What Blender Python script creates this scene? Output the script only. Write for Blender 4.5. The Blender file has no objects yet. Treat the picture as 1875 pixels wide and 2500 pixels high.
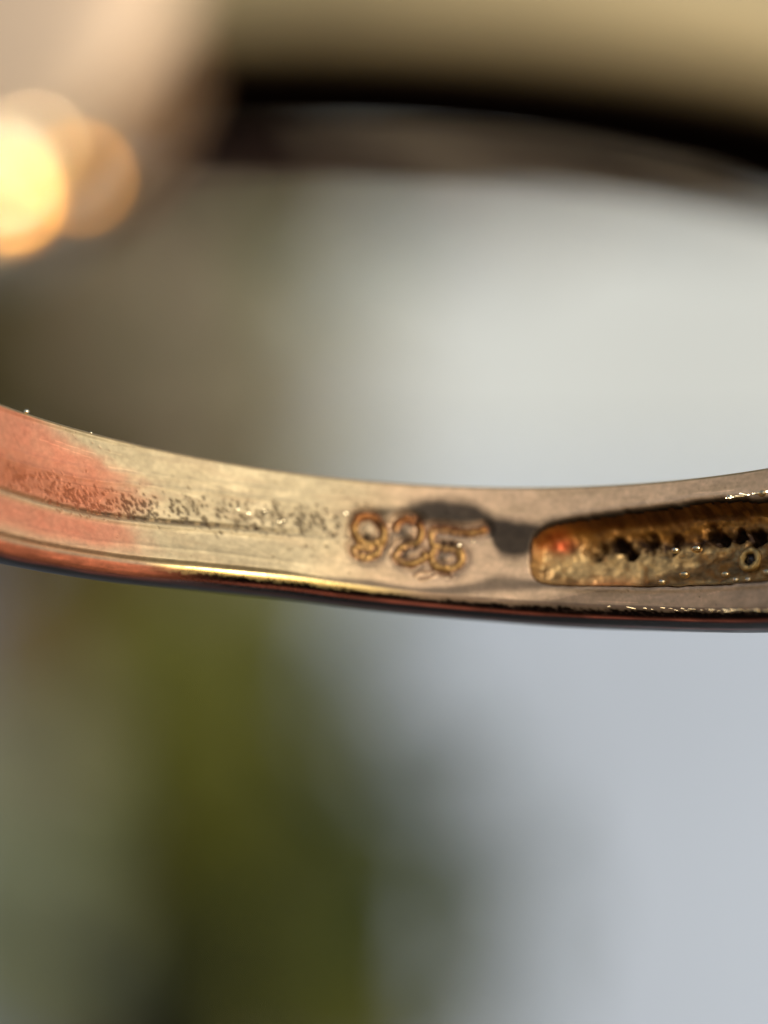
import bpy, math, random
import numpy as np
from mathutils import Vector, Matrix, Euler

# ------------------------------------------------------------------ scene, camera, light
sc = bpy.context.scene
C = sc.collection
MM = 0.001
F_PX = 9651.56                                   # focal length in photo pixels (1875 wide)

cam = bpy.data.cameras.new('camera')
cam.sensor_fit = 'HORIZONTAL'; cam.sensor_width = 36.0
cam.lens = 36.0 * F_PX / 1875.0
cam.clip_start = 0.005; cam.clip_end = 500
cam.dof.use_dof = True
cam.dof.focus_distance = 0.0566
cam.dof.aperture_fstop = cam.lens / 3.7          # a 3.7 mm pupil, as in a phone's macro lens
co = bpy.data.objects.new('camera', cam); C.objects.link(co)
co.location = (0, 0, 0); co.rotation_euler = (math.radians(90), 0, 0)
sc.camera = co

SUN_EL, SUN_AZ = 22.0, 34.0                      # azimuth: degrees to the right of straight behind the camera
sd = Vector((math.sin(math.radians(SUN_AZ)) * math.cos(math.radians(SUN_EL)),
             -math.cos(math.radians(SUN_AZ)) * math.cos(math.radians(SUN_EL)),
             math.sin(math.radians(SUN_EL))))
w = bpy.data.worlds.new('World'); sc.world = w; w.use_nodes = True
nt = w.node_tree
bg = nt.nodes['Background']
sky = nt.nodes.new('ShaderNodeTexSky'); sky.sky_type = 'NISHITA'; sky.sun_disc = False
sky.sun_elevation = math.radians(SUN_EL)
sky.sun_rotation = math.atan2(sd.x, sd.y)
sky.air_density = 1.2; sky.dust_density = 2.5
nt.links.new(sky.outputs[0], bg.inputs[0]); bg.inputs[1].default_value = 0.12
sl = bpy.data.lights.new('sun', 'SUN'); sl.energy = 2.3; sl.angle = math.radians(0.5)
sl.color = (1.0, 0.92, 0.79)
so = bpy.data.objects.new('sun', sl); C.objects.link(so)
so.rotation_euler = sd.to_track_quat('Z', 'Y').to_euler()
so.location = (0.5, -1, 1)
sc.view_settings.view_transform = 'Standard'; sc.view_settings.look = 'None'
sc.view_settings.gamma = 1.0; sc.view_settings.exposure = 0.0
sc.cycles.max_bounces = 8
sc.cycles.sample_clamp_indirect = 6

rng = np.random.default_rng(7)
random.seed(7)

# ------------------------------------------------------------------ helpers
def srgb(r, g, b):
    f = lambda c: (c/255/12.92) if c/255 <= 0.04045 else ((c/255+0.055)/1.055)**2.4
    return np.array([f(r), f(g), f(b)])

def at(px, py, d):
    """point seen at photo pixel px,py (1875x2500), d metres away"""
    return Vector(((px-937.5)/F_PX*d, d, -(py-1250)/F_PX*d))

def tag(o, label=None, cat=None, group=None, kind=None):
    if label: o['label'] = label
    if cat: o['category'] = cat
    if group: o['group'] = group
    if kind: o['kind'] = kind
    return o

def empty(name, loc):
    o = bpy.data.objects.new(name, None); C.objects.link(o); o.location = loc
    o.empty_display_size = 0.002
    return o

def link(name, me, parent=None, mat=None):
    o = bpy.data.objects.new(name, me); C.objects.link(o)
    if parent: o.parent = parent
    if mat and not me.materials: me.materials.append(mat)
    return o

def mesh(name, v, f, smooth=True):
    me = bpy.data.meshes.new(name)
    me.from_pydata([tuple(x) for x in v], [], [tuple(x) for x in f]); me.update()
    if smooth: me.polygons.foreach_set('use_smooth', [True]*len(me.polygons))
    return me

def grid_mesh(name, P, closed_v=False, closed_u=False, keep=None):
    """P: (nu, nv, 3) in metres; fast numpy quad grid"""
    nu, nv = P.shape[:2]
    iu = np.arange(nu if closed_u else nu-1); iv = np.arange(nv if closed_v else nv-1)
    A, B = np.meshgrid(iu, iv, indexing='ij')
    A2, B2 = (A+1) % nu, (B+1) % nv
    q = np.stack([A*nv+B, A2*nv+B, A2*nv+B2, A*nv+B2], -1).reshape(-1, 4)
    if keep is not None:
        q = q[keep[A, B].reshape(-1)]
    used = np.zeros(nu*nv, bool); used[q] = True
    idx = np.cumsum(used)-1
    V = P.reshape(-1, 3)[used]; q = idx[q]
    me = bpy.data.meshes.new(name)
    me.vertices.add(len(V)); me.vertices.foreach_set('co', V.astype(np.float32).ravel())
    me.loops.add(len(q)*4); me.loops.foreach_set('vertex_index', q.astype(np.int32).ravel())
    me.polygons.add(len(q)); me.polygons.foreach_set('loop_start', np.arange(0, len(q)*4, 4, dtype=np.int32))
    me.polygons.foreach_set('use_smooth', np.ones(len(q), bool))
    me.update(calc_edges=True); me.validate()
    return me, used

def attr_color(me, name, col):
    a = me.attributes.new(name, 'FLOAT_COLOR', 'POINT')
    a.data.foreach_set('color', np.c_[col, np.ones(len(col))].astype(np.float32).ravel())

def attr_float(me, name, val):
    a = me.attributes.new(name, 'FLOAT', 'POINT')
    a.data.foreach_set('value', val.astype(np.float32).ravel())

def vnoise(x, y, seed=0):
    xi, yi = np.floor(x).astype(np.int64), np.floor(y).astype(np.int64)
    fx, fy = x-xi, y-yi
    fx = fx*fx*fx*(fx*(fx*6-15)+10); fy = fy*fy*fy*(fy*(fy*6-15)+10)
    def h(a, b):
        n = (a*374761393 + b*668265263 + seed*974634777) & 0xffffffff
        n = ((n ^ (n >> 13))*1274126177) & 0xffffffff
        n = ((n ^ (n >> 15))*2246822519) & 0xffffffff
        return ((n ^ (n >> 16)) & 0xffff)/65535.0
    a = h(xi, yi)*(1-fx)+h(xi+1, yi)*fx
    b = h(xi, yi+1)*(1-fx)+h(xi+1, yi+1)*fx
    return a*(1-fy)+b*fy

def fbm(x, y, seed=0, oct=4):
    s = 0; a = 0.5; n = 0
    for k in range(oct):
        s = s+a*vnoise(x*2**k+17.3*k, y*2**k-9.1*k, seed+k); n += a; a *= 0.5
    return s/n

def sstep(a, b, x):
    t = np.clip((x-a)/(b-a), 0, 1); return t*t*(3-2*t)

def lerp(a, b, m):
    return a*(1-m[..., None])+b*m[..., None]

def catmull(pts, n=8):
    p = [pts[0]]+list(pts)+[pts[-1]]; out = []
    for i in range(1, len(p)-2):
        a, b, c, d = map(np.array, p[i-1:i+3])
        for k in range(n):
            t = k/n
            out.append(0.5*((2*b)+(c-a)*t+(2*a-5*b+4*c-d)*t*t+(3*b-a-3*c+d)*t**3))
    out.append(np.array(p[-2])); return np.array(out)

def dist_poly(S, T, pts):
    d = np.full(S.shape, 1e9)
    for a, b in zip(pts[:-1], pts[1:]):
        ab = b-a; L = ab@ab+1e-12
        k = np.clip(((S-a[0])*ab[0]+(T-a[1])*ab[1])/L, 0, 1)
        d = np.minimum(d, np.hypot(S-a[0]-k*ab[0], T-a[1]-k*ab[1]))
    return d

# ------------------------------------------------------------------ materials
def mat_new(name):
    m = bpy.data.materials.new(name); m.use_nodes = True
    return m, m.node_tree, m.node_tree.nodes['Principled BSDF']

def noise(nt, scale, detail=4, coord='Object', sx=(1, 1, 1), rough=0.5):
    tc = nt.nodes.new('ShaderNodeTexCoord'); mp = nt.nodes.new('ShaderNodeMapping')
    mp.inputs['Scale'].default_value = sx
    n = nt.nodes.new('ShaderNodeTexNoise'); n.inputs['Scale'].default_value = scale
    n.inputs['Detail'].default_value = detail; n.inputs['Roughness'].default_value = rough
    nt.links.new(tc.outputs[coord], mp.inputs[0]); nt.links.new(mp.outputs[0], n.inputs['Vector'])
    return n

def ramp(nt, src, stops):
    r = nt.nodes.new('ShaderNodeValToRGB'); nt.links.new(src, r.inputs[0])
    e = r.color_ramp.elements
    while len(e) < len(stops): e.new(0.5)
    for k, (p, c) in enumerate(stops):
        e[k].position = p; e[k].color = (*c, 1)
    return r

def gold_mat(name, bump=0.15, bscale=9000):
    """aged gilt metal; colour and polish vary over the surface with wear and painted reflections"""
    m, t, b = mat_new(name)
    a = t.nodes.new('ShaderNodeAttribute'); a.attribute_name = 'tint'
    r = t.nodes.new('ShaderNodeAttribute'); r.attribute_name = 'polish'
    n = noise(t, 14000, 3)
    mx = t.nodes.new('ShaderNodeMix'); mx.data_type = 'RGBA'; mx.blend_type = 'MULTIPLY'
    rp = ramp(t, n.outputs[0], [(0.3, (0.8, 0.8, 0.8)), (0.7, (1.1, 1.1, 1.1))])
    mx.inputs[0].default_value = 0.6
    t.links.new(a.outputs['Color'], mx.inputs[6]); t.links.new(rp.outputs[0], mx.inputs[7])
    t.links.new(mx.outputs[2], b.inputs['Base Color'])
    t.links.new(r.outputs['Fac'], b.inputs['Roughness'])
    q = t.nodes.new('ShaderNodeAttribute'); q.attribute_name = 'metal'   # dull oxide skin against bare metal
    t.links.new(q.outputs['Fac'], b.inputs['Metallic'])
    g_ = t.nodes.new('ShaderNodeAttribute'); g_.attribute_name = 'gloss'
    t.links.new(g_.outputs['Fac'], b.inputs['Specular IOR Level'])
    bp = t.nodes.new('ShaderNodeBump'); bp.inputs['Strength'].default_value = bump
    bp.inputs['Distance'].default_value = 0.00002
    n2 = noise(t, bscale, 4); t.links.new(n2.outputs[0], bp.inputs['Height'])
    t.links.new(bp.outputs[0], b.inputs['Normal'])
    return m

def plain(name, col, rough=0.5, metallic=0.0, var=0.25, scale=30, coord='Object', bump=0, bdist=0.001, sss=0):
    m, t, b = mat_new(name)
    n = noise(t, scale, 5, coord)
    c = np.array(col)
    rp = ramp(t, n.outputs[0], [(0.3, tuple(np.clip(c*(1-var), 0, 1))), (0.7, tuple(np.clip(c*(1+var), 0, 1)))])
    t.links.new(rp.outputs[0], b.inputs['Base Color'])
    b.inputs['Roughness'].default_value = rough; b.inputs['Metallic'].default_value = metallic
    if bump:
        bp = t.nodes.new('ShaderNodeBump'); bp.inputs['Strength'].default_value = bump
        bp.inputs['Distance'].default_value = bdist
        t.links.new(n.outputs[0], bp.inputs['Height']); t.links.new(bp.outputs[0], b.inputs['Normal'])
    return m

M_BAND = gold_mat('aged_gilt_silver')
M_LINING = gold_mat('raw_cast_gilt', bump=0.35, bscale=9000)
M_DIGIT = gold_mat('stamped_gilt', bump=0.2)
M_BEAD = plain('polished_gilt_bead', (0.95, 0.74, 0.42), 0.12, 1.0, 0.05, 3000)
M_BRIGHT = plain('bright_gilt_glint', (1.0, 0.86, 0.6), 0.2, 1.0, 0.05, 3000)
def gem_mat():
    m, t, b = mat_new('clear_stone')
    b.inputs['Base Color'].default_value = (0.95, 0.9, 0.85, 1); b.inputs['Roughness'].default_value = 0.03
    b.inputs['IOR'].default_value = 2.1
    b.inputs['Transmission Weight'].default_value = 0.75
    n = noise(t, 2500, 2); rp = ramp(t, n.outputs[0], [(0.3, (0.85, 0.8, 0.74)), (0.7, (1, 0.97, 0.93))])
    t.links.new(rp.outputs[0], b.inputs['Base Color'])
    return m
M_GEM = gem_mat()

# ------------------------------------------------------------------ the setting behind the ring
def box(name, lo, hi, mat, parent=None, bev=0.004):
    import bmesh
    bm = bmesh.new(); bmesh.ops.create_cube(bm, size=1)
    for vv in bm.verts:
        vv.co = Vector([(lo[k]+hi[k])/2+vv.co[k]*(hi[k]-lo[k]) for k in range(3)])
    bmesh.ops.bevel(bm, geom=bm.edges[:], offset=bev, segments=2, profile=0.6, affect='EDGES')
    me = bpy.data.meshes.new(name); bm.to_mesh(me); bm.free()
    return link(name, me, parent, mat)

# ground: one sheet of earth and gravel
M_GROUND = plain('earth_and_gravel', (0.10, 0.08, 0.055), 0.9, 0, 0.25, 6, bump=0.3)
gm = mesh('ground', [(-60, -60, 0), (60, -60, 0), (60, 60, 0), (-60, 60, 0)], [(0, 1, 2, 3)], False)
g = link('ground', gm, None, M_GROUND); g.location = (0, 0, -1.1); tag(g, kind='structure')

# rendered garden wall with a blue-grey base course
M_WALL = plain('off_white_render', (0.53, 0.60, 0.66), 0.85, 0, 0.12, 9, bump=0.3)
M_PLINTH = plain('blue_grey_base', (0.42, 0.51, 0.67), 0.8, 0, 0.12, 7, bump=0.25)  # base is bluer and darker than the render above
M_CAP = plain('stone_coping', (0.5, 0.47, 0.4), 0.85, 0, 0.2, 12, bump=0.3)
wl = empty('garden_wall', (0, 1.05, -1.1))
tag(wl, 'pale rendered garden wall with a blue grey base, blurred behind the ring', 'wall')
def wbox(name, lo, hi, mat, bev=0.004):
    o = box(name, lo, hi, mat, wl, bev); return o
wbox('render_face', (-1.6, 0, 1.10), (1.6, 0.2, 1.95), M_WALL)
wbox('base_course', (-1.6, -0.012, 0.0), (1.6, 0.2, 1.098), M_PLINTH, 0.006)
wbox('coping', (-1.63, -0.03, 1.952), (1.63, 0.23, 2.0), M_CAP, 0.008)

# weathered timber post standing in front of the wall
M_POST = plain('weathered_grey_timber', (0.27, 0.225, 0.17), 0.8, 0, 0.2, 20, bump=0.4)
M_OLIVE = plain('dark_olive_bark', (0.045, 0.036, 0.018), 0.85, 0, 0.35, 60, bump=0.5)

def tube(name, pts, rad, mat, parent=None, seg=12, wob=0.0):
    pts = [Vector(p) for p in pts]; V = []; Fc = []
    for i, p in enumerate(pts):
        d = (pts[min(i+1, len(pts)-1)]-pts[max(i-1, 0)]).normalized()
        x = d.orthogonal().normalized() if i == 0 else (px_-d*px_.dot(d)).normalized()
        px_ = x; y = d.cross(x)
        r = rad[i] if hasattr(rad, '__len__') else rad
        for k in range(seg):
            a = 2*math.pi*k/seg; rr = r*(1+wob*random.uniform(-1, 1))
            V.append(p+x*math.cos(a)*rr+y*math.sin(a)*rr)
    for i in range(len(pts)-1):
        for k in range(seg):
            k2 = (k+1) % seg
            Fc.append((i*seg+k, i*seg+k2, (i+1)*seg+k2, (i+1)*seg+k))
    Fc.append(tuple(range(seg-1, -1, -1))); Fc.append(tuple((len(pts)-1)*seg+k for k in range(seg)))
    return link(name, mesh(name, V, Fc), parent, mat)

# leaves: a folded, drooping blade along +X, unit length
def leaf_mesh(name, mat, wid=0.42, droop=0.22):
    V = []; Fc = []; n = 7
    for i in range(n+1):
        u = i/n; ww = wid*0.5*math.sin(math.pi*min(1, u*0.97+0.02))**0.75*(1-0.25*u)
        z = -droop*u*u
        V += [(u, -ww, z+ww*0.35), (u, 0, z), (u, ww, z+ww*0.35)]
    for i in range(n):
        a = 3*i
        Fc += [(a, a+3, a+4, a+1), (a+1, a+4, a+5, a+2)]
    me = mesh(name, V, Fc); me.materials.append(mat); return me

def leaf_mat(name, col, rough=0.45):
    m, t, b = mat_new(name)
    n = noise(t, 6, 4); c = np.array(col)
    rp = ramp(t, n.outputs[0], [(0.3, tuple(c*0.75)), (0.7, tuple(c*1.25))])
    t.links.new(rp.outputs[0], b.inputs['Base Color']); b.inputs['Roughness'].default_value = rough
    b.inputs['Specular IOR Level'].default_value = 0.15
    return m
L_OLIVE = leaf_mesh('leaf', leaf_mat('olive_leaf', (0.070, 0.075, 0.009)))
L_GREEN = leaf_mesh('leaf', leaf_mat('deep_green_leaf', (0.024, 0.036, 0.008)))
L_SAGE = leaf_mesh('leaf', leaf_mat('sage_leaf', (0.25, 0.28, 0.18), 0.7), 0.6)
L_BROWN = leaf_mesh('leaf', leaf_mat('withered_leaf', (0.085, 0.05, 0.018), 0.8))
L_DARK = leaf_mesh('leaf', leaf_mat('dark_olive_leaf', (0.05, 0.042, 0.018), 0.7), 0.5)
L_TAUPE = leaf_mesh('leaf', leaf_mat('taupe_leaf', (0.26, 0.215, 0.16), 0.8), 0.5)

def plant(name, label, cat, base, stems, leaves, stem_mat, group=None):
    """stems: lists of points (world), leaves: (mesh, tip-less base point, length, roll, direction)"""
    root = empty(name, base); tag(root, label, cat, group)
    inv = Matrix.Translation(Vector(base)).inverted()
    for pts, r in stems:
        tube('stem', [inv@Vector(p) for p in pts], [r*(1-0.6*i/(len(pts)-1)) for i in range(len(pts))], stem_mat, root, 8, 0.08)
    for me, p, L, d, up in leaves:
        o = link('leaf', me, root)
        d = d.normalized(); y = up.cross(d).normalized(); z = d.cross(y)
        M = Matrix((d, y, z)).transposed().to_4x4()
        o.matrix_local = Matrix.Translation(inv@Vector(p))@M@Matrix.Scale(L, 4)
    return root

def spray(me_choices, dist, x0, x1, y0, y1, n, Lpx, seed, face=0.85, jd=0.02):
    """leaves spread through a patch of foliage; each springs at its own depth and turns roughly to the light"""
    r = random.Random(seed); out = []
    for k in range(n):
        d = dist+r.uniform(-jd, jd)
        p = at(r.uniform(x0, x1), r.uniform(y0, y1), d)
        L = Lpx/F_PX*d*r.uniform(0.75, 1.2)
        a = r.uniform(0, 2*math.pi)
        dr = Vector((math.cos(a), r.uniform(-0.3, 0.3), math.sin(a)*0.8-0.15))
        up = Vector((r.uniform(-0.4, 0.6), -1, r.uniform(-0.1, 0.7)))
        out.append((r.choice(me_choices), p-dr.normalized()*L*0.5, L, dr, up))
    return out

GZ = -1.1
def stem_to(px, py, d, gx=None, lean=0.0):
    top = at(px, py, d)
    b = Vector((top.x+lean, d, GZ))
    return [b, b.lerp(top, 0.35)+Vector((lean*0.2, 0.01, 0)), b.lerp(top, 0.7), b.lerp(top, 0.88)+Vector((0.003, 0, 0)), top]

# olive green plant, lower left, close behind the ring
D1 = 0.30
lv = []
lv += spray([L_OLIVE], D1, 280, 640, 1550, 2000, 34, 400, 1)
lv += spray([L_OLIVE, L_GREEN], D1+0.03, 250, 780, 1450, 1750, 20, 330, 2)
lv += spray([L_GREEN], D1+0.02, 560, 860, 1850, 2300, 34, 360, 3)
lv += spray([L_GREEN, L_OLIVE], D1+0.01, 620, 980, 2200, 2650, 24, 360, 4)
lv += spray([L_GREEN, L_OLIVE], D1+0.02, 820, 1060, 2150, 2650, 22, 340, 6)
lv += spray([L_GREEN], D1+0.03, 1060, 1330, 1850, 2700, 6, 260, 14)
lv += spray([L_GREEN], D1+0.03, 860, 1120, 1450, 1900, 5, 260, 15)
lv += spray([L_GREEN], D1+0.03, 900, 1130, 1900, 2600, 16, 320, 10)
lv += spray([L_GREEN], D1+0.03, 650, 860, 1600, 1950, 16, 330, 7)
lv += spray([L_BROWN, L_GREEN], D1+0.04, 220, 650, 2050, 2700, 32, 360, 5)
plant('broadleaf_shrub', 'olive green broadleaf shrub, blurred low on the left below the ring', 'shrub',
      (at(560, 0, D1).x, D1+0.02, GZ),
      [(stem_to(520, 1800, D1+0.02, lean=0.01), 0.006), (stem_to(760, 2000, D1+0.03), 0.005), (stem_to(350, 1750, D1+0.03, lean=-0.01), 0.005)],
      lv, M_OLIVE)
# sage plant at the far lower left
D2 = 0.42
lv = spray([L_SAGE], D2, -150, 200, 1800, 2550, 50, 400, 8)
lv += spray([L_SAGE], D2+0.03, 250, 520, 2150, 2550, 8, 380, 9)
plant('sage_bush', 'pale grey green sage bush at the far lower left, out of focus', 'bush',
      (at(50, 0, D2).x, D2+0.02, GZ),
      [(stem_to(60, 2000, D2+0.03), 0.006), (stem_to(250, 2300, D2+0.03), 0.005)], lv, M_OLIVE)
# brown dry twig crossing behind, left
D3 = 0.36
lv = spray([L_BROWN], D3, -80, 330, 1330, 1650, 24, 300, 12)
lv += spray([L_TAUPE], D3+0.06, -120, 120, 1500, 1900, 16, 320, 13)
plant('dry_plant', 'brown withered plant leaning at the left edge below the ring', 'plant',
      (at(200, 0, D3).x, D3+0.02, GZ), [(stem_to(230, 1500, D3+0.02, lean=0.02), 0.005), (stem_to(60, 1750, D3+0.06), 0.004)], lv, M_OLIVE)
# dark foliage seen through the ring at the left, taupe and green behind it
D4 = 0.50
lv = spray([L_DARK], D4, -350, 170, 560, 1150, 80, 330, 21)
lv += spray([L_DARK], D4+0.03, 120, 480, 1020, 1500, 40, 300, 22)
plant('dark_shrub', 'dark olive shrub seen through the ring at the left edge', 'shrub',
      (at(60, 0, D4).x, D4+0.02, GZ), [(stem_to(60, 800, D4+0.03), 0.009), (stem_to(300, 1100, D4+0.04), 0.007)], lv, M_OLIVE)
D5 = 0.70
lv = spray([L_GREEN, L_SAGE], D5, 650, 860, 1250, 1750, 12, 330, 31)
lv += spray([L_SAGE, L_TAUPE], D5, 560, 830, 450, 1150, 22, 300, 32)
plant('climbing_plant', 'grey green climbing plant on the wall seen through the ring, left of centre', 'plant',
      (at(740, 0, D5).x, D5+0.02, GZ), [(stem_to(740, 500, D5+0.03), 0.008), (stem_to(800, 1100, D5+0.03), 0.006)], lv, M_OLIVE)

pb = at(520, 0, 0.86)
post = empty('timber_post', (pb.x, 0.86, GZ)); tag(post, 'weathered taupe timber post behind the ring, left of centre', 'post')
box('shaft', (-0.030, -0.03, 0), (0.026, 0.03, 1.35), M_POST, post, 0.004)
box('cap', (-0.038, -0.038, 1.352), (0.034, 0.038, 1.375), M_POST, post, 0.004)
# brown branch of leaves hanging in from above
D6 = 0.55
L_UMBER = leaf_mesh('leaf', leaf_mat('umber_leaf', (0.022, 0.012, 0.009), 0.8), 0.5)
lv = spray([L_UMBER], D6, 250, 950, 100, 440, 90, 300, 41)
lv += spray([L_UMBER, L_TAUPE], D6, 150, 620, 400, 640, 30, 280, 44)
lv += spray([L_UMBER], D6, 350, 1950, 330, 410, 40, 240, 45)
lv += spray([L_UMBER, L_TAUPE], D6, 850, 1300, 330, 500, 12, 260, 43)
lv += spray([L_UMBER, L_TAUPE], D6, 900, 1950, 60, 380, 95, 300, 42)
b0 = at(-400, -900, D6+0.05)
plant('hanging_branch', 'dark brown leafy branch hanging behind the upper arc of the ring', 'branch', tuple(b0),
      [([b0, at(200, -300, D6+0.04), at(700, 150, D6+0.03), at(1300, 150, D6+0.03), at(1900, 150, D6+0.03)], 0.006)], lv, M_OLIVE)

# ------------------------------------------------------------------ the ring
R = 8.5
ring = empty('ring', tuple(np.array([0.4191828, 50.0, 3.1381561])*MM))
AX = np.array([[0.9976, 0.0, -0.0693], [-0.0221, 0.9479, -0.3179], [0.0657, 0.3187, 0.9456]])
rm = Matrix(AX.tolist()).transposed()
ring.rotation_euler = rm.to_euler()
tag(ring, 'gilt silver ring seen from inside, stamped 925, with a hollowed back and stone set head', 'ring')

def pos(phi, r, t):
    return np.stack([r*np.sin(phi), r*np.cos(phi), t+0*phi], -1)*MM

LOW = [(-12, -1.95), (-8.0, -2.02), (-6.044, -1.99), (-4.22, -1.858), (-3.255, -1.767), (-2.63, -1.712), (-1.551, -1.66), (-0.6, -1.68),
       (0.636, -1.725), (2.0, -1.81), (3.7, -1.945), (5.704, -2.168), (7.5, -2.3), (10, -2.2), (14, -1.95)]
LOWc = catmull(LOW, 10)
def t_low(s): return np.interp(s, LOWc[:, 0], LOWc[:, 1])

# cavity outline
CT = catmull([(1.95, -1.0), (1.97, -0.84), (2.05, -0.68), (2.40, -0.53), (3.209, -0.433), (4.088, -0.385), (4.602, -0.362), (5.2, -0.41), (5.635, -0.468), (7.5, -0.5), (9.0, -0.7)], 8)
CB = catmull([(1.95, -1.0), (1.97, -1.20), (2.04, -1.41), (2.32, -1.525), (3.266, -1.572), (4.53, -1.66), (5.686, -1.717), (7.5, -1.75), (9.0, -1.6)], 8)
def cav(s, t):
    wob = 0.035*(fbm(s*5, t*5, 77, 3)-0.5)
    d = np.minimum(np.interp(s, CT[:, 0], CT[:, 1])-t, t-np.interp(s, CB[:, 0], CB[:, 1]))
    d = np.minimum(d, np.minimum((s-1.95)*0.9, (9.0-s)))
    return d+wob

DIG = {
 'nine': [(-0.198,-0.89),(-0.309,-0.965),(-0.454,-0.964),(-0.576,-0.884),(-0.614,-0.751),(-0.551,-0.608),(-0.424,-0.55),(-0.29,-0.599),(-0.202,-0.73),(-0.185,-0.881),(-0.215,-1.0),(-0.27,-1.12),(-0.42,-1.19),(-0.56,-1.15),(-0.60,-1.07),(-0.5,-1.03),(-0.37,-1.035)],
 'two': [(-0.024,-0.69),(0.04,-0.60),(0.17,-0.565),(0.30,-0.60),(0.36,-0.72),(0.33,-0.86),(0.20,-0.93),(0.07,-1.0),(0.02,-1.10),(0.08,-1.20),(0.21,-1.24),(0.34,-1.20),(0.43,-1.13),(0.44,-1.08)],
 'five': [(1.279,-0.668),(1.108,-0.718),(0.919,-0.709),(0.7,-0.688),(0.527,-0.696),(0.52,-0.818),(0.555,-0.923),(0.69,-0.96),(0.85,-0.965),(0.95,-1.04),(0.96,-1.16),(0.85,-1.27),(0.70,-1.285),(0.57,-1.21),(0.53,-1.10),(0.58,-1.02)],
}
PITS = [(-0.42,-0.86,.055),(0.116,-0.80,.10),(0.15,-1.09,.05),(0.29,-1.01,.045),(0.69,-0.875,.05),(0.80,-0.885,.05),(0.70,-1.13,.055),(-0.24,-0.66,.06),(0.30,-0.57,.06)]
DIGc = {k: catmull(v, 6) for k, v in DIG.items()}
SCR = [catmull(v, 5) for v in ([(0.311,-1.407),(0.408,-1.341),(0.524,-1.35),(0.606,-1.27),(0.739,-1.324),(0.86,-1.41)],
                               [(0.401,-1.462),(0.543,-1.424),(0.655,-1.358),(0.772,-1.398)])]
GROOVE = catmull([(-8, -1.25), (-6.134, -1.249), (-4.746, -1.225), (-3.835, -1.143), (-2.582, -1.011), (-1.603, -0.957), (-0.9, -0.93)], 8)
ST_T = np.array([(-1.0,-0.53),(-0.784,-0.505),(-0.328,-0.475),(0.122,-0.34),(0.42,-0.235),(0.8,-0.215),(1.135,-0.28),(1.449,-0.465),(1.75,-0.56),(2.1,-0.57),(2.3,-0.47),(3.2,-0.40),(4.6,-0.35)])
ST_B = np.array([(-1.0,-0.54),(-0.779,-0.572),(-0.198,-0.518),(0.181,-0.49),(0.516,-0.6),(0.951,-0.638),(1.252,-0.60),(1.36,-0.72),(1.44,-0.90),(1.54,-1.04),(1.75,-1.09),(2.1,-1.06),(2.3,-0.6),(3.2,-0.46),(4.6,-0.38)])

C_BEIGE = srgb(206, 180, 142); C_YEL = srgb(182, 168, 134); C_PINK = srgb(214, 184, 152)
C_ORANGE_REFL = srgb(198, 126, 98); C_DARK = srgb(70, 62, 54); C_BROWN = srgb(110, 66, 30); C_EDGE = srgb(36, 26, 22)

def inner_height(s, t):
    """relief of the inside face, mm, + = raised"""
    tg = np.interp(s, GROOVE[:, 0], GROOVE[:, 1])
    fade = sstep(-0.6, -2.2, s)
    hair = 0.0011*(vnoise(s*1.6+t*2, t*46, 15)+0.6*vnoise(s*4, t*30+s*3, 16)-0.8)
    h = hair+0.010*(fbm(s*1.2, t*3, 3)-0.5)+0.004*(fbm(s*6, t*9, 5)-0.5)
    h += fade*(-0.038*np.exp(-((t-tg-0.02)/0.032)**2)+0.024*np.exp(-((t-tg+0.05)/0.045)**2)+0.10*sstep(tg+0.0, tg-0.7, t)-0.0)
    # upper facet ridges
    for off, a in ((0.50, 0.010), (0.66, 0.006), (-0.42, 0.007)):
        h += a*fade*np.exp(-((t-tg-off-0.03*np.sin(s*1.3))/0.03)**2)
    h += 0.045*sstep(tg+0.9, tg+1.25, t)*-1*fade*0.5
    # pits
    zone = np.exp(-((t-tg-0.20)/0.27)**2)*sstep(0.0, -1.2, s)*sstep(-7.2, -5.2, s)*(0.70+0.5*fbm(s*1.5, t*2, 8, 2))
    zone = np.maximum(zone, 0.42*np.exp(-((s+1.3)/0.7)**2-((t+1.15)/0.13)**2))
    sk = s+0.55*t+0.10*(fbm(s*3, t*3, 30, 2)-0.5); tk = t+0.2*s
    p1 = vnoise(sk*22, tk*21, 31); p2 = vnoise(sk*44+5, tk*34, 32); p3 = vnoise(s*5, t*6, 33)
    pit = sstep(0.84, 1.0, p1*0.42+p2*0.48+p3*0.16+zone*0.36-0.01)
    pit = np.maximum(pit, sstep(0.93, 0.99, p2*0.8+p3*0.22)*0.5*sstep(0.5, -1, s))
    h -= 0.020*pit
    return h, pit, tg, fade

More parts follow.
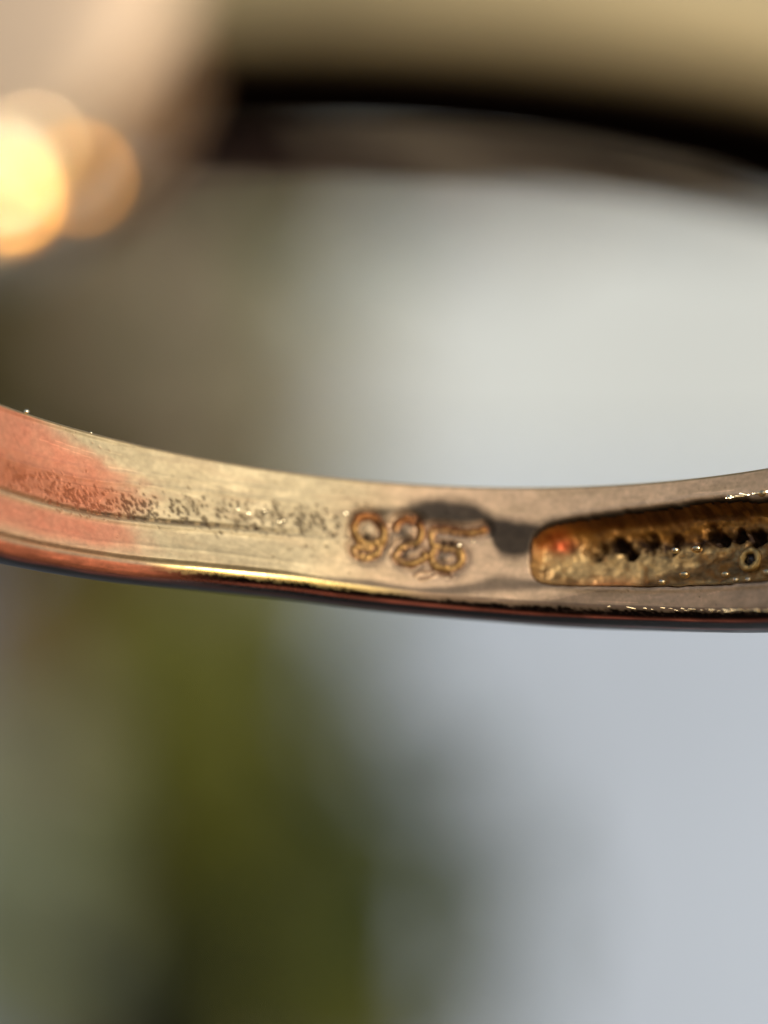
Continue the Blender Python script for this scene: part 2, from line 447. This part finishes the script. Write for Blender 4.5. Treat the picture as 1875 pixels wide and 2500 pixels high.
def face_color(s, t, pit, tg, fade):
    n1 = fbm(s*1.1, t*2.2, 41); n2 = fbm(s*5, t*7, 42)
    col = lerp(np.broadcast_to(C_BEIGE, s.shape+(3,)), C_PINK, sstep(-1.0, 1.0, s+0.8*(n1-0.5)))
    col = lerp(col, C_YEL, sstep(0.2, -1.4, s+1.2*(n1-0.5))*0.9)
    col = col*(0.80+0.36*n2[..., None])*(0.88+0.24*n1[..., None])
    # dull grey-brown wear streaks following the ring
    stv = fbm(s*1.3, t*9, 44, 4)
    col = lerp(col, C_BEIGE*0.62, sstep(0.52, 0.72, stv)*0.35)
    # orange reflection on the left, painted into the colour
    cm = sstep(-3.45, -4.6, s+0.45*(n2-0.5)+0.6*(n1-0.5)+1.35*sstep(-0.62, -0.05, t)+0.08*np.sin(t*9))
    cm = cm*(0.9+0.25*(n2-0.5))
    gb = np.exp(-((t-tg+0.03)/0.07)**2)*0.85
    cm = cm*(1-gb*sstep(-9, -5.5, s))
    cm = cm*(1-0.5*sstep(0.45, 0.7, fbm(s*3.5, t*6, 47))*sstep(-0.2, -1.2, t-tg))
    cm = cm*(1-0.5*np.exp(-((t-t_low(s)-0.12)/0.10)**2))
    col = lerp(col, C_ORANGE_REFL*(0.85+0.3*n1[..., None]), np.clip(cm, 0, 1))
    brn = np.exp(-((t-tg-0.28)/0.26)**2)*sstep(-3.2, -4.6, s)*(0.4+0.8*fbm(s*5, t*8, 48))
    col = lerp(col, srgb(150, 84, 50), np.clip(brn, 0, 1)*0.8)
    col = col*(0.87+0.26*fbm(s*16, t*18, 49, 3)[..., None])
    gl_ = np.exp(-((t-tg-0.025)/0.030)**2)*sstep(-1.5, -3.5, s)*(0.5+0.6*fbm(s*3, t*3, 50, 2))
    col = lerp(col, srgb(104, 78, 48), np.clip(gl_, 0, 1)*0.85)
    rs = np.random.default_rng(11)                       # hairline wear scratches
    for k in range(70):
        a = rs.uniform(-6.3, 6.0); b = rs.uniform(-1.85, -0.1); L_ = rs.uniform(0.2, 1.3); an = rs.normal(0, 0.16) if k % 5 else rs.uniform(-1.2, 1.2)
        if k % 5 == 0: L_ *= 0.3
        q = np.array([[a, b], [a+L_*math.cos(an), b+L_*math.sin(an)]])
        w_ = (np.abs(s-a-L_/2) < L_)
        m_ = np.zeros(s.shape); m_[w_] = sstep(0.011, 0.003, dist_poly(s[w_], t[w_], q))
        col = col*(1+(0.30 if k % 3 else -0.30)*m_[..., None])
    # groove dirt
    gd = fade*np.exp(-((t-tg-0.035)/0.028)**2)*sstep(0.35, 0.65, vnoise(s*16, t*9, 55))*sstep(-5.6, -4, s)
    col = lerp(col, C_DARK*0.7, np.clip(gd, 0, 1)*0.85)
    # pits filled with dirt
    col = lerp(col, C_DARK*np.array([1.1, .85, .6])+(srgb(120, 58, 34)*sstep(-3.6, -4.6, s)[..., None]), np.clip(pit*1.1, 0, 1)*(0.45+0.5*n1[..., None][..., 0]))
    # dark patch round the hallmark and up to the recess
    wob = 0.05*(fbm(s*3, t*3, 61)-0.5)
    d = np.minimum(np.interp(s, ST_T[:, 0], ST_T[:, 1])-t, t-np.interp(s, ST_B[:, 0], ST_B[:, 1]))+wob
    ms = sstep(-0.11, 0.10, d+0.10*(fbm(s*2.2, t*2.2, 62)-0.5))*sstep(-1.0, -0.5, s)*sstep(5.5, 3.0, s)
    col = lerp(col, C_DARK*np.array([.95, .88, .8])*(0.10+0.55*n2[..., None]), ms*0.95)
    d2 = 0.10-np.abs(t-np.interp(s, [-1.4, -0.38, 0.4, 1.0, 1.5, 2.2, 3.2], [-1.6, -1.585, -1.66, -1.60, -1.50, -1.50, -1.60]))*np.interp(s, [-1.4, 0, 1.0, 1.5, 2.3], [2.2, 1.8, 1.5, .75, 1.3])+wob
    ms2 = sstep(-0.06, 0.08, d2)*sstep(-1.5, -0.7, s)*sstep(3.6, 2.0, s)
    col = lerp(col, C_DARK*1.3, ms2*0.75)
    halo = np.exp(-((s-0.35)/0.95)**2-((t+0.98)/0.46)**2)*(0.25+0.9*sstep(0.4, 0.65, fbm(s*3, t*5, 68, 3)))
    col = lerp(col, C_DARK*1.5, np.clip(halo, 0, 1)*0.38)
    # grime in the stamp
    for k, q in DIGc.items():
        dd = dist_poly(s, t, q)
        col = lerp(col, C_BROWN*(0.5+0.8*n2[..., None]), sstep(0.10, 0.06, dd)*0.5*(0.4+1.0*sstep(0.35, 0.6, fbm(s*5, t*5, 66, 2))))
        d3 = dist_poly(s+0.05, t-0.045, q)      # shadow impression of the double strike
        col = lerp(col, C_BROWN*(0.9+0.8*n2[..., None]), sstep(0.07, 0.03, np.abs(d3-0.05))*0.25)
    for q in SCR:
        dd = dist_poly(s, t, q)
        col = lerp(col, C_BROWN*0.9, sstep(0.035, 0.012, dd)*0.6)
    for a, b, rr in PITS: col = lerp(col, C_DARK*0.5, np.exp(-((s-a)/rr)**2-((t-b)/rr)**2)*0.8)
    # rim of the recess
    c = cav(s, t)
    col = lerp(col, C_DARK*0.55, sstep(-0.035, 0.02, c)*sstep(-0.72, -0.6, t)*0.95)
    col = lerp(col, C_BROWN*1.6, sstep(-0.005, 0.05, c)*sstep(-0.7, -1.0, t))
    return col

def build_band():
    s_f = np.arange(-6.6, 6.6, 0.0165)
    s_m = np.arange(6.6, 9.6, 0.06)
    circ = 2*math.pi*R
    s_c = np.linspace(9.6, circ-6.6, 170, endpoint=False)
    S = np.concatenate([s_f, s_m, s_c]); S = np.where(S > circ/2, S-circ, S)
    phi = S/R
    near = 0.5-0.5*np.cos(phi)                          # 0 at the far side, 1 at the near side
    rin = R-0.50*sstep(0.5, 0.95, near)                                # the shank is heavier there
    tl = t_low(S); tl = np.where(np.abs(S) > 12, -1.9, tl) - 0.12
    th = 0.72+0.06*sstep(1.0, 3.0, S)*(S < 13)+2.0*sstep(0.5, 0.95, near)
    rc = 0.19
    cols = []; N = []
    nA = 118
    u = np.linspace(0, 1, nA)
    rt = []     # list of (r offset arrays, t arrays, region id)
    tin = tl+rc
    for k in u: rt.append((0*S, -0.05+(tin+0.05)*k, 0))
    for k in np.linspace(0, 1, 15)[1:]:
        a = k*math.pi/2; rt.append((rc*(1-math.cos(a))*1.0, tin-rc*math.sin(a), 1))
    ro = 0.14+0.12*sstep(0.3, 0.8, near)
    for k in np.linspace(0, 1, 14)[1:]: rt.append((rc+(th-rc-ro)*k, tl-0.02*np.sin(math.pi*k), 2))
    for k in np.linspace(0, 1, 9)[1:]:
        a = k*math.pi/2; rt.append((th-ro+ro*math.sin(a), tl+ro*(1-math.cos(a)), 3))
    for k in np.linspace(0, 1, 14)[1:]:
        rt.append((th+(0.06+0.16*near)*math.sin(math.pi*k), tl+ro+(-0.12-(tl+ro))*k, 4))
    for k in np.linspace(0, 1, 5)[1:]:
        a = k*math.pi/2; rt.append((th-0.12+0.12*math.cos(a), -0.12+0.12*math.sin(a), 5))
    for k in np.linspace(0, 1, 6)[1:]: rt.append((th-0.12-(th-0.12-0.05)*k, 0*S, 5))
    for k in np.linspace(0, 1, 5)[1:-1]:
        a = k*math.pi/2; rt.append((0.05*(1-math.sin(a)), -0.05*(1-math.cos(a)), 6))
    nv = len(rt)
    RR = np.stack([rin+np.broadcast_to(x[0], S.shape) for x in rt], 1).astype(float)
    TT = np.stack([np.broadcast_to(x[1], S.shape) for x in rt], 1).astype(float)
    reg = np.array([x[2] for x in rt])
    SS = np.broadcast_to(S[:, None], RR.shape)
    col = np.zeros(RR.shape+(3,)); glo = np.full(RR.shape, 0.35); glo[:, (reg > 0) & (reg < 4)] = (0.35*(1-sstep(0.3, 0.8, near)))[:, None]
    pol = np.full(RR.shape, 0.34); met = np.full(RR.shape, 0.8); met[:, reg == 0] = 0.38; met[:, reg == 1] = 0.9; met[:, reg == 4] = 0.55
    # inside face
    A = reg == 0
    s, t = SS[:, A], TT[:, A]
    h, pit, tg, fade = inner_height(s, t)
    dig = np.full(s.shape, 9.0)
    for q in DIGc.values(): dig = np.minimum(dig, dist_poly(s, t, q))
    punch = sstep(0.20, 0.05, dig)
    h -= 0.045*punch+0.03*sstep(0.115, 0.09, dig)
    for q in SCR: h += 0.014*np.exp(-(dist_poly(s, t, q)/0.03)**2)-0.012*np.exp(-((dist_poly(s, t, q)-0.05)/0.03)**2)
    c = cav(s, t)
    h += 0.02*np.exp(-(c+0.05)**2/0.03**2)*sstep(2.2, 2.8, s)             # a slightly raised, worn lip
    h -= 0.4*sstep(-0.015, 0.09, c)
    # blend to zero at the two edges of the face
    edge = sstep(0, 0.05, -0.05-t)*sstep(0, 0.05, t-tin[:, None])
    far_only = (np.abs(s) < 11)
    h = h*edge*far_only
    RR[:, A] -= h
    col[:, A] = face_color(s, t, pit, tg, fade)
    pol[:, A] = 0.58+0.22*(fbm(s*3, t*5, 91)-0.5)+0.2*pit
    # lower edge: burnished highlight, then orange reflection, then dark reflection, painted into the tint
    K = np.where(reg == 1)[0]
    for j in K:
        k = (j-K[0]+1)/len(K); s = S
        n = fbm(s*4, s*0+k*5, 71); n3 = fbm(s*0.9, s*0+k*9, 73)
        highlight = srgb(236, 208, 140)*(0.85+0.3*n[:, None])
        orange = srgb(206, 122, 90)*(0.5+0.8*n[:, None])*(0.7+0.6*n3[:, None])
        pink = srgb(240, 136, 112)*(0.6+0.8*vnoise(s*3.0, s*0+2, 72)[:, None])
        dk = C_EDGE*(0.5+1.1*n[:, None])
        beige = srgb(176, 148, 122)*(0.7+0.5*n[:, None])
        sp = vnoise(s*22, s*0+k*11, 70)
        cc = lerp(lerp(highlight, beige*0.8, sstep(-3.0, -3.8, s)), beige, sstep(-0.8, 0.6, s))
        e_ = 0.34+0.22*(n-0.5)+0.10*(sp-0.5)-0.08*sstep(0, 3, s)
        m = sstep(e_-0.05, e_+0.06, k+0*s)
        left = sstep(-2.3, -3.9, s)
        cc = lerp(cc, lerp(dk*(1+3*sstep(0.6, 0.9, sp)[:, None]), orange, left), np.maximum(m, left*sstep(0.12, 0.25, k+0*s)))
        pk = np.exp(-((k-0.74+0.05*(n3-0.5))/0.10)**2)*(1-left)*np.interp(s, [-3, -1.5, 0.5, 6], [.4, .7, 1, .85])
        cc = lerp(cc, pink, np.clip(pk, 0, 1))
        nn_ = sstep(0.4, 0.8, near)  # near arc: this edge painted dark as underside shade
        col[:, j] = lerp(cc, C_EDGE*0.5+0*cc, nn_); pol[:, j] = 0.15+0.16*sp+0.1*n+0.35*nn_+0.35*sstep(-3.0, -4.0, s)*(np.abs(s) < 12)+0.2*sstep(-0.9, 0.0, s); met[:, j] = 0.9*(1-nn_)*(1-0.7*np.clip(pk, 0, 1))*(1-0.5*left)
    K = np.where(reg == 2)[0]
    for j in K:
        k = (j-K[0]+1)/len(K); s = S
        n = fbm(s*5, s*0+k*4, 75); n3 = vnoise(s*2.0, s*0+3, 74)
        orange = srgb(200, 112, 92)*(0.5+0.8*n[:, None])
        dk = C_EDGE*(0.35+1.0*n[:, None])  # dark reflection in the lower face, painted into the tint
        lim = np.interp(s, [-6, -3, -1, 1, 5], [0.10, 0.2, 0.42, 0.5, 0.5])
        m = sstep(0.16, 0.04, np.abs(k-lim)+0.08*(n3-0.5))
        left = sstep(-2.0, -4.0, s)*sstep(0.22, 0.08, k+0.15*(n3-0.5))
        m = np.maximum(m*0.35, left)
        col[:, j] = lerp(dk*(1-0.6*near[:, None]), orange, np.clip(m, 0, 1)*(np.abs(s) < 12)); pol[:, j] = 0.28+0.15*n+0.3*near; met[:, j] = 0.8*(1-sstep(0.3, 0.8, near))  # painted shade deepens towards the near arc's underside
    for r_ in (3,):
        for j in np.where(reg == r_)[0]:
            n = fbm(S*5, S*0+j, 76); col[:, j] = lerp(C_EDGE*(0.3+0.9*n[:, None]), srgb(150, 132, 94)*(0.7+0.4*n[:, None]), sstep(0.3, 0.8, near)*((j-np.where(reg == 3)[0][0])/7.0)**2); pol[:, j] = 0.25+0.3*near; met[:, j] = 0.8*(1-sstep(0.3, 0.8, near))
    J = np.where(reg == 4)[0]
    for j in J:
        k = (j-J[0])/len(J)
        n = fbm(S*0.7, S*0+k*2, 78)
        col[:, j] = srgb(160, 148, 118)*(0.7+0.4*n[:, None]); pol[:, j] = 0.62
    for j in np.where(reg >= 5)[0]:
        n = fbm(S*5, S*0+j, 79); col[:, j] = srgb(190, 160, 110)*(0.6+0.6*n[:, None]); pol[:, j] = 0.3
    P = pos(SS/R, RR, TT)
    keep = np.ones((len(S), nv), bool)
    cc = cav(SS, TT); cc = np.where(reg[None] == 0, cc, -1)
    c1 = np.minimum(np.minimum(cc, np.roll(cc, -1, 0)), np.minimum(np.roll(cc, -1, 1), np.roll(np.roll(cc, -1, 0), -1, 1)))
    keep[(c1 > 0.14)] = False
    me, used = grid_mesh('band', P, True, True, keep)
    attr_color(me, 'tint', col.reshape(-1, 3)[used]); attr_float(me, 'polish', pol.reshape(-1)[used])
    attr_float(me, 'metal', met.reshape(-1)[used]); attr_float(me, 'gloss', glo.reshape(-1)[used])
    return link('band', me, ring, M_BAND)
build_band()

HOLES = [(2.911,-0.90,.15),(3.184,-0.83,.16),(3.615,-0.80,.17),(3.95,-0.85,.17),(4.545,-0.76,.16),(4.92,-0.84,.13),(5.24,-0.87,.15),(3.35,-0.95,.10),(4.75,-0.86,.12),(5.9,-.9,.17),(6.7,-.9,.17)]
def build_lining():
    s_ = np.arange(1.8, 9.1, 0.018); t_ = np.arange(-0.25, -1.9, -0.018)
    s, t = np.meshgrid(s_, t_, indexing='ij')
    c = cav(s, t)
    lump = fbm(s*3.2, t*4.0, 101, 3)-0.5; fine = fbm(s*11, t*11, 103, 2)-0.5
    dep = 0.36*sstep(-0.02, 0.16, c)+0.05*sstep(0.1, 0.6, c)-0.13*lump*sstep(0.04, 0.2, c)-0.035*fine*sstep(0.02, .12, c)
    hole = np.zeros_like(s)
    for a, b, r in HOLES:
        a2 = a+0.0; d = np.hypot((s-a2)*0.8, (t-b)*1.1)+0.22*(fbm(s*6, t*8, 110, 3)-0.5)
        hole = np.maximum(hole, sstep(r*1.1, r*0.2, d))
    dep = np.minimum(dep+0.2*hole, 0.66)
    n1 = fbm(s*2.4, t*5, 104); n2 = fbm(s*9, t*11, 105)
    amber = srgb(138, 94, 38); khaki = srgb(184, 154, 104); brown = srgb(84, 50, 18); org = srgb(172, 102, 56)
    up = sstep(-1.05, -0.72, t+0.25*(n1-0.5)-0.02*(s-3))
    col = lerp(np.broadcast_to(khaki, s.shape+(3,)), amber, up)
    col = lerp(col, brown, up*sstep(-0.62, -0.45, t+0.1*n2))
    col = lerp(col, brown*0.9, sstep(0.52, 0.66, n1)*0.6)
    col = lerp(col, amber, sstep(3.9, 5.0, s)*0.6*sstep(0.4, 0.6, n2))
    col = lerp(col, org, np.exp(-((s-3.1)/0.45)**2-((t+1.42)/0.1)**2)*0.7)
    col = lerp(col, srgb(210, 96, 56), 0.85*np.exp(-((s-2.36)/0.17)**2-((t+0.80)/0.12)**2))
    col = lerp(col, srgb(70, 34, 22), np.exp(-((s-2.52)/0.05)**2-((t+0.84)/0.08)**2)*0.7)
    col = col*(0.72+0.8*n2[..., None])*(0.80+0.5*fbm(s*20, t*20, 106, 2)[..., None])
    hole_dark = np.exp(-((t+0.86)/0.17)**2)*sstep(2.6, 3.0, s)*sstep(0.42, 0.6, fbm(s*3.3, t*4.5, 107, 3))
    col = lerp(col, srgb(46, 28, 14), np.clip(hole*0.95+0.8*hole_dark, 0, 1))  # darkness of the hole openings painted into the tint
    pol = 0.46+0.3*(n2-0.5)+0.3*hole
    P = pos(s/R, R+dep-0.006, t)
    cm = np.minimum(np.minimum(c, np.roll(c, -1, 0)), np.roll(c, -1, 1))
    keep = cm > 0.03
    me, used = grid_mesh('recess_lining', P, keep=keep)
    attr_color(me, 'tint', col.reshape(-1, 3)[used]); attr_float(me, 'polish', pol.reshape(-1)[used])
    attr_float(me, 'metal', np.full(used.sum(), 0.55)); attr_float(me, 'gloss', np.full(used.sum(), 0.35))
    return link('recess_lining', me, ring, M_LINING)
build_lining()

def build_digit(q, seed):
    """a worn stamped figure: broken gilt ridges standing in the punched hollow, grime along their feet"""
    s_ = np.arange(q[:, 0].min()-0.16, q[:, 0].max()+0.16, 0.011); t_ = np.arange(q[:, 1].max()+0.16, q[:, 1].min()-0.16, -0.011)
    s, t = np.meshgrid(s_, t_, indexing='ij')
    w1 = fbm(s*7, t*7, 200+seed, 3)-0.5; w2 = fbm(s*7+9, t*7+4, 210+seed, 3)-0.5
    d = dist_poly(s+0.06*w1, t+0.06*w2, q)
    dt = dist_poly(s, t, q)
    allq = np.full(s.shape, 9.0)
    for qq in DIGc.values(): allq = np.minimum(allq, dist_poly(s, t, qq))
    base = inner_height(s, t)[0]-0.045*sstep(0.20, 0.05, allq)
    wear = fbm(s*4.5, t*4.5, 220+seed, 3); fine = fbm(s*17, t*17, 230+seed, 3)
    ridge = np.exp(-(d/0.048)**2)*(0.25+1.1*sstep(0.30, 0.66, wear))
    h = base+0.05*ridge+0.018*(fine-0.5)*sstep(0.12, 0.06, dt)
    pit = np.zeros_like(s)
    for a, b, rr in PITS: pit = np.maximum(pit, np.exp(-((s-a)/rr)**2-((t-b)/rr)**2))
    h -= 0.03*pit
    ih = inner_height(s, t)
    col = face_color(s, t, ih[1], ih[2], ih[3])
    top = sstep(-0.80, -0.60, t+0.1*w1)
    gold = lerp(np.broadcast_to(srgb(192, 152, 92), col.shape), np.broadcast_to(srgb(160, 92, 46), col.shape), top*0.75)
    gold = gold*(0.55+0.9*fine[..., None])
    col = lerp(col, srgb(92, 50, 24)*(0.5+1.0*wear[..., None]), sstep(0.092, 0.055, d)*(0.62+0.35*top))
    col = lerp(col, gold, sstep(0.06, 0.025, d)*(0.35+0.65*sstep(0.25, 0.5, wear)))
    col = lerp(col, srgb(48, 30, 16), np.clip(pit*1.3, 0, 1)*0.85)
    P = pos(s/R, R-h-0.004, t)
    me, used = grid_mesh('digit', P, keep=dt < 0.105)
    attr_color(me, 'tint', col.reshape(-1, 3)[used]); attr_float(me, 'polish', (0.36+0.3*wear).reshape(-1)[used])
    attr_float(me, 'metal', np.full(used.sum(), 0.6)); attr_float(me, 'gloss', np.full(used.sum(), 0.35))
    return link('digit', me, ring, M_DIGIT)
for i, (k, lab) in enumerate((('nine', 'worn stamped digit 9'), ('two', 'worn stamped digit 2'), ('five', 'worn stamped digit 5 with a long top bar'))):
    tag(build_digit(DIGc[k], i+1), lab)

# small polished nodules added for glints, and gem backs, in and beside the recess
def sphere_mesh(name, mat, seg=20, rings=12, lump=0.0, seed=1):
    V = []; Fc = []
    r = random.Random(seed)
    for i in range(rings+1):
        a = math.pi*i/rings
        for j in range(seg):
            b = 2*math.pi*j/seg; q = 1+lump*r.uniform(-1, 1)
            V.append((math.sin(a)*math.cos(b)*q, math.sin(a)*math.sin(b)*q, math.cos(a)*q))
    for i in range(rings):
        for j in range(seg):
            j2 = (j+1) % seg; Fc.append((i*seg+j, (i+1)*seg+j, (i+1)*seg+j2, i*seg+j2))
    me = mesh(name, V, Fc); me.materials.append(mat); return me
BEAD = sphere_mesh('bead', M_BEAD); NODE = sphere_mesh('glint_nodule', M_BRIGHT, lump=0.06)
def place(name, me, s, t, r, scale, phi=None):
    o = link(name, me, ring)
    ph = s/R if phi is None else phi
    o.location = tuple(pos(np.array(ph), np.array(float(r)), np.array(float(t))))
    o.scale = tuple(np.array(scale)*MM) if hasattr(scale, '__len__') else (scale*MM,)*3
    o.rotation_euler = (0, 0, -ph)
    return o
for s, t, dr, z in ((5.006,-0.37,0.0,.05),(5.551,-0.395,-.01,.07),(4.936,-1.50,.10,.07),(3.931,-1.50,.15,.06),(4.25,-1.40,.2,.08),(5.60,-1.55,.12,.08),(4.061,-0.99,.27,.06),(4.386,-1.0,.27,.085),(5.3,-1.62,.1,.05),(5.1,-1.60,.1,.05)):
    place('bead', NODE if z < .07 else BEAD, s, t, R+dr, (z, z*.9, z*.7))

def gem_mesh():
    """a round brilliant: table, crown facets, girdle, pavilion to a culet, axis +Y out"""
    V = []; n = 8
    for k in range(n): a = 2*math.pi*(k+.5)/n; V.append((0.55*math.cos(a), 0.35, 0.55*math.sin(a)))
    for k in range(2*n): a = math.pi*k/n; V.append((math.cos(a), 0.06, math.sin(a)))
    for k in range(2*n): a = math.pi*k/n; V.append((math.cos(a), -0.02, math.sin(a)))
    V.append((0, -0.85, 0))
    Fc = [tuple(range(n))[::-1]]
    for k in range(n):
        g0 = n+(2*k) % (2*n); g1 = n+(2*k+1) % (2*n); g2 = n+(2*k+2) % (2*n)
        Fc += [(k, g0, g1), (k, g1, g2), (k, g2, (k+1) % n)]
    for k in range(2*n):
        k2 = (k+1) % (2*n); Fc.append((n+k, 3*n+k, 3*n+k2, n+k2)); Fc.append((3*n+k, 5*n, 3*n+k2))
    me = mesh('gemstone', V, Fc, False); me.materials.append(M_GEM); return me
GEM = gem_mesh()
# collet round one stone back, open in the middle
def torus_mesh(name, mat, r1=1.0, r2=0.38, a=28, b=12):
    V = []; Fc = []
    for i in range(a):
        A = 2*math.pi*i/a; rr = r2*(1+0.12*math.sin(5*A)+0.08*math.sin(9*A+1))
        for j in range(b):
            B = 2*math.pi*j/b; q = r1+rr*math.cos(B); V.append((q*math.cos(A), rr*math.sin(B), q*math.sin(A)))
    for i in range(a):
        for j in range(b):
            i2, j2 = (i+1) % a, (j+1) % b; Fc.append((i*b+j, i2*b+j, i2*b+j2, i*b+j2))
    me = mesh(name, V, Fc); me.materials.append(mat); return me
M_COL = plain('bright_cast_collet', srgb(220, 186, 120), 0.3, 0.9, 0.3, 5000, bump=0.4, bdist=0.00003)
col_ = place('collet', torus_mesh('collet', M_COL), 5.234, -1.262, R+0.25, 0.135)
M_PUP = plain('dark_stone_back', srgb(30, 30, 40), 0.15, 0.0, 0.3, 4000)
pg = bpy.data.meshes.new('gemstone'); pg = GEM.copy(); pg.materials.clear(); pg.materials.append(M_PUP)
place('gemstone', pg, 5.234, -1.262, R+0.30, 0.11)
place('glint_speck', NODE, -5.80, 0.02, R+0.02, 0.035)  # specks added for glints on the top edge
place('glint_speck', NODE, -4.71, -0.01, R+0.02, 0.018)

# ---- stone-set head on the near arc, upper left, far out of focus
HEADX = np.array([3.36, 3.385, 3.42, 3.47, 3.55, 3.7, 3.95, 4.2, 4.4, 4.5])
H_LOW = np.array([-1.8, -2.4, -2.9, -3.4, -3.75, -3.9, -3.95, -3.6, -2.8, -1.9])
H_TOP = np.array([-0.4, -0.1, 0.1, 0.3, 0.5, 0.6, 0.6, 0.4, 0.0, -0.8])
def build_head():
    phi = np.linspace(3.36, 4.5, 110); n = 72
    lo = np.interp(phi, HEADX, H_LOW); hi = np.interp(phi, HEADX, H_TOP)
    endf = np.clip(np.minimum((phi-3.36)/0.10, (4.5-phi)/0.15), 0, 1); endf = np.sqrt(1-(1-endf)**2)
    tc = (lo+hi)/2; ht = (hi-lo)/2
    P = np.zeros((len(phi), n, 3)); col = np.zeros((len(phi), n, 3))
    for j in range(n):
        a = 2*math.pi*j/n; c, s = math.cos(a), math.sin(a)
        cs = math.copysign(abs(c)**0.55, c); sn = math.copysign(abs(s)**0.55, s)
        t = tc+ht*cs*np.maximum(endf, 0.02); r = R+1.75+(1.05*sn*np.maximum(endf, 0.02))
        P[:, j] = pos(phi, r, t)
        nn = fbm(phi*8, t*1.5+3, 120)
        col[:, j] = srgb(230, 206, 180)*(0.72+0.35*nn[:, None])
        if c < -0.45 and s < 0.6: col[:, j] *= np.array([.45, .36, .28])  # shade of the head's underside painted into the tint
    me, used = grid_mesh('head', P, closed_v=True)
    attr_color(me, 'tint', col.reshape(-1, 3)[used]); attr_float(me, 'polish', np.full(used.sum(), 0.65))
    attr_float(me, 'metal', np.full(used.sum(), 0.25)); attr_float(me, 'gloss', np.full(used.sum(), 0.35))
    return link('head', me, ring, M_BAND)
build_head()
for ph, t, z in ((3.70, -2.3, 0.2), (3.77, -2.2, 0.2), (3.84, -2.1, .2), (3.91, -2.0, .2)):
    place('gemstone', GEM, 0, t-.3, R+2.8, z, phi=ph)
for ph, t, r, z in ((3.68, -2.8, R+2.8, 0.12), (3.80, -2.8, R+2.8, 0.12), (3.68, -2.1, R+2.82, .12), (3.80, -2.0, R+2.82, .12)):
    place('prong', BEAD, 0, t, r, z, phi=ph)
# low domes added on the head, turned to throw sun glints at the lens
HV = (Vector((0, -1, 0))+sd).normalized()
hl = rm.transposed()@HV
ORANGE_DOME = sphere_mesh('orange_glint', plain('orange_glint_metal', (1.0, 0.45, 0.08), 0.2, 1.0, 0.05, 3000))  # orange domes added to give the glow an orange rim
for me_, ph, t, r, z, dz in ((NODE, 3.455, -3.62, R+2.81, 0.20, 0.05), (ORANGE_DOME, 3.449, -3.73, R+2.80, 0.17, 0.05), (NODE, 3.520, -3.66, R+2.83, 0.24, 0.055),
                             (BEAD, 3.495, -3.38, R+2.83, 0.17, 0.055), (ORANGE_DOME, 3.516, -3.86, R+2.78, .24, .05), (NODE, 3.540, -3.98, R+2.76, .20, .05)):
    o = place('glint_dome', me_, 0, t, r, z, phi=ph)
    o.scale = (z*MM, z*MM, dz*MM)
    o.rotation_euler = hl.to_track_quat('Z', 'Y').to_euler()

# tiny specks added along the edges, turned to glint in the sun
rb = random.Random(5)
GLINT_SPECK = sphere_mesh('glint_speck', M_BRIGHT, 10, 6)
spots = [(3.2+2.9*(k/33)**0.6+rb.uniform(-.03, .03), None, rb.uniform(.006, .022)) for k in range(34)]
spots += [(-2.35, -0.70, .03), (-2.2, -0.74, .025), (-1.95, -0.66, .02), (-1.72, -0.80, .025), (-1.66, -0.77, .02), (-2.5, -0.72, .015), (-0.75, -0.55, .03), (1.13, -0.86, .02), (0.93, -0.93, .03)]
spots += [(5.0+.06*k, -0.385, rb.uniform(.012, .03)) for k in range(12)]
for s_, t_, z in spots:
    tt = float(t_low(s_))+0.015+rb.uniform(-.01, .02) if t_ is None else t_
    o = place('glint_speck', GLINT_SPECK, s_, tt, R-0.004, z)
    zz = (hl+Vector((rb.uniform(-.12, .12), 0, rb.uniform(-.12, .12)))).normalized()
    tx = Vector((math.cos(s_/R), -math.sin(s_/R), rb.uniform(-.1, .1))); yy = zz.cross(tx).normalized(); xx = yy.cross(zz)
    k_ = rb.uniform(1.5, 6) if t_ is None or s_ > 4.9 else rb.uniform(.8, 2.0)
    o.matrix_local = Matrix.Translation(o.location)@Matrix((xx, yy, zz)).transposed().to_4x4()@Matrix.Diagonal((z*k_*MM, z*.6*MM, z*.25*MM, 1))
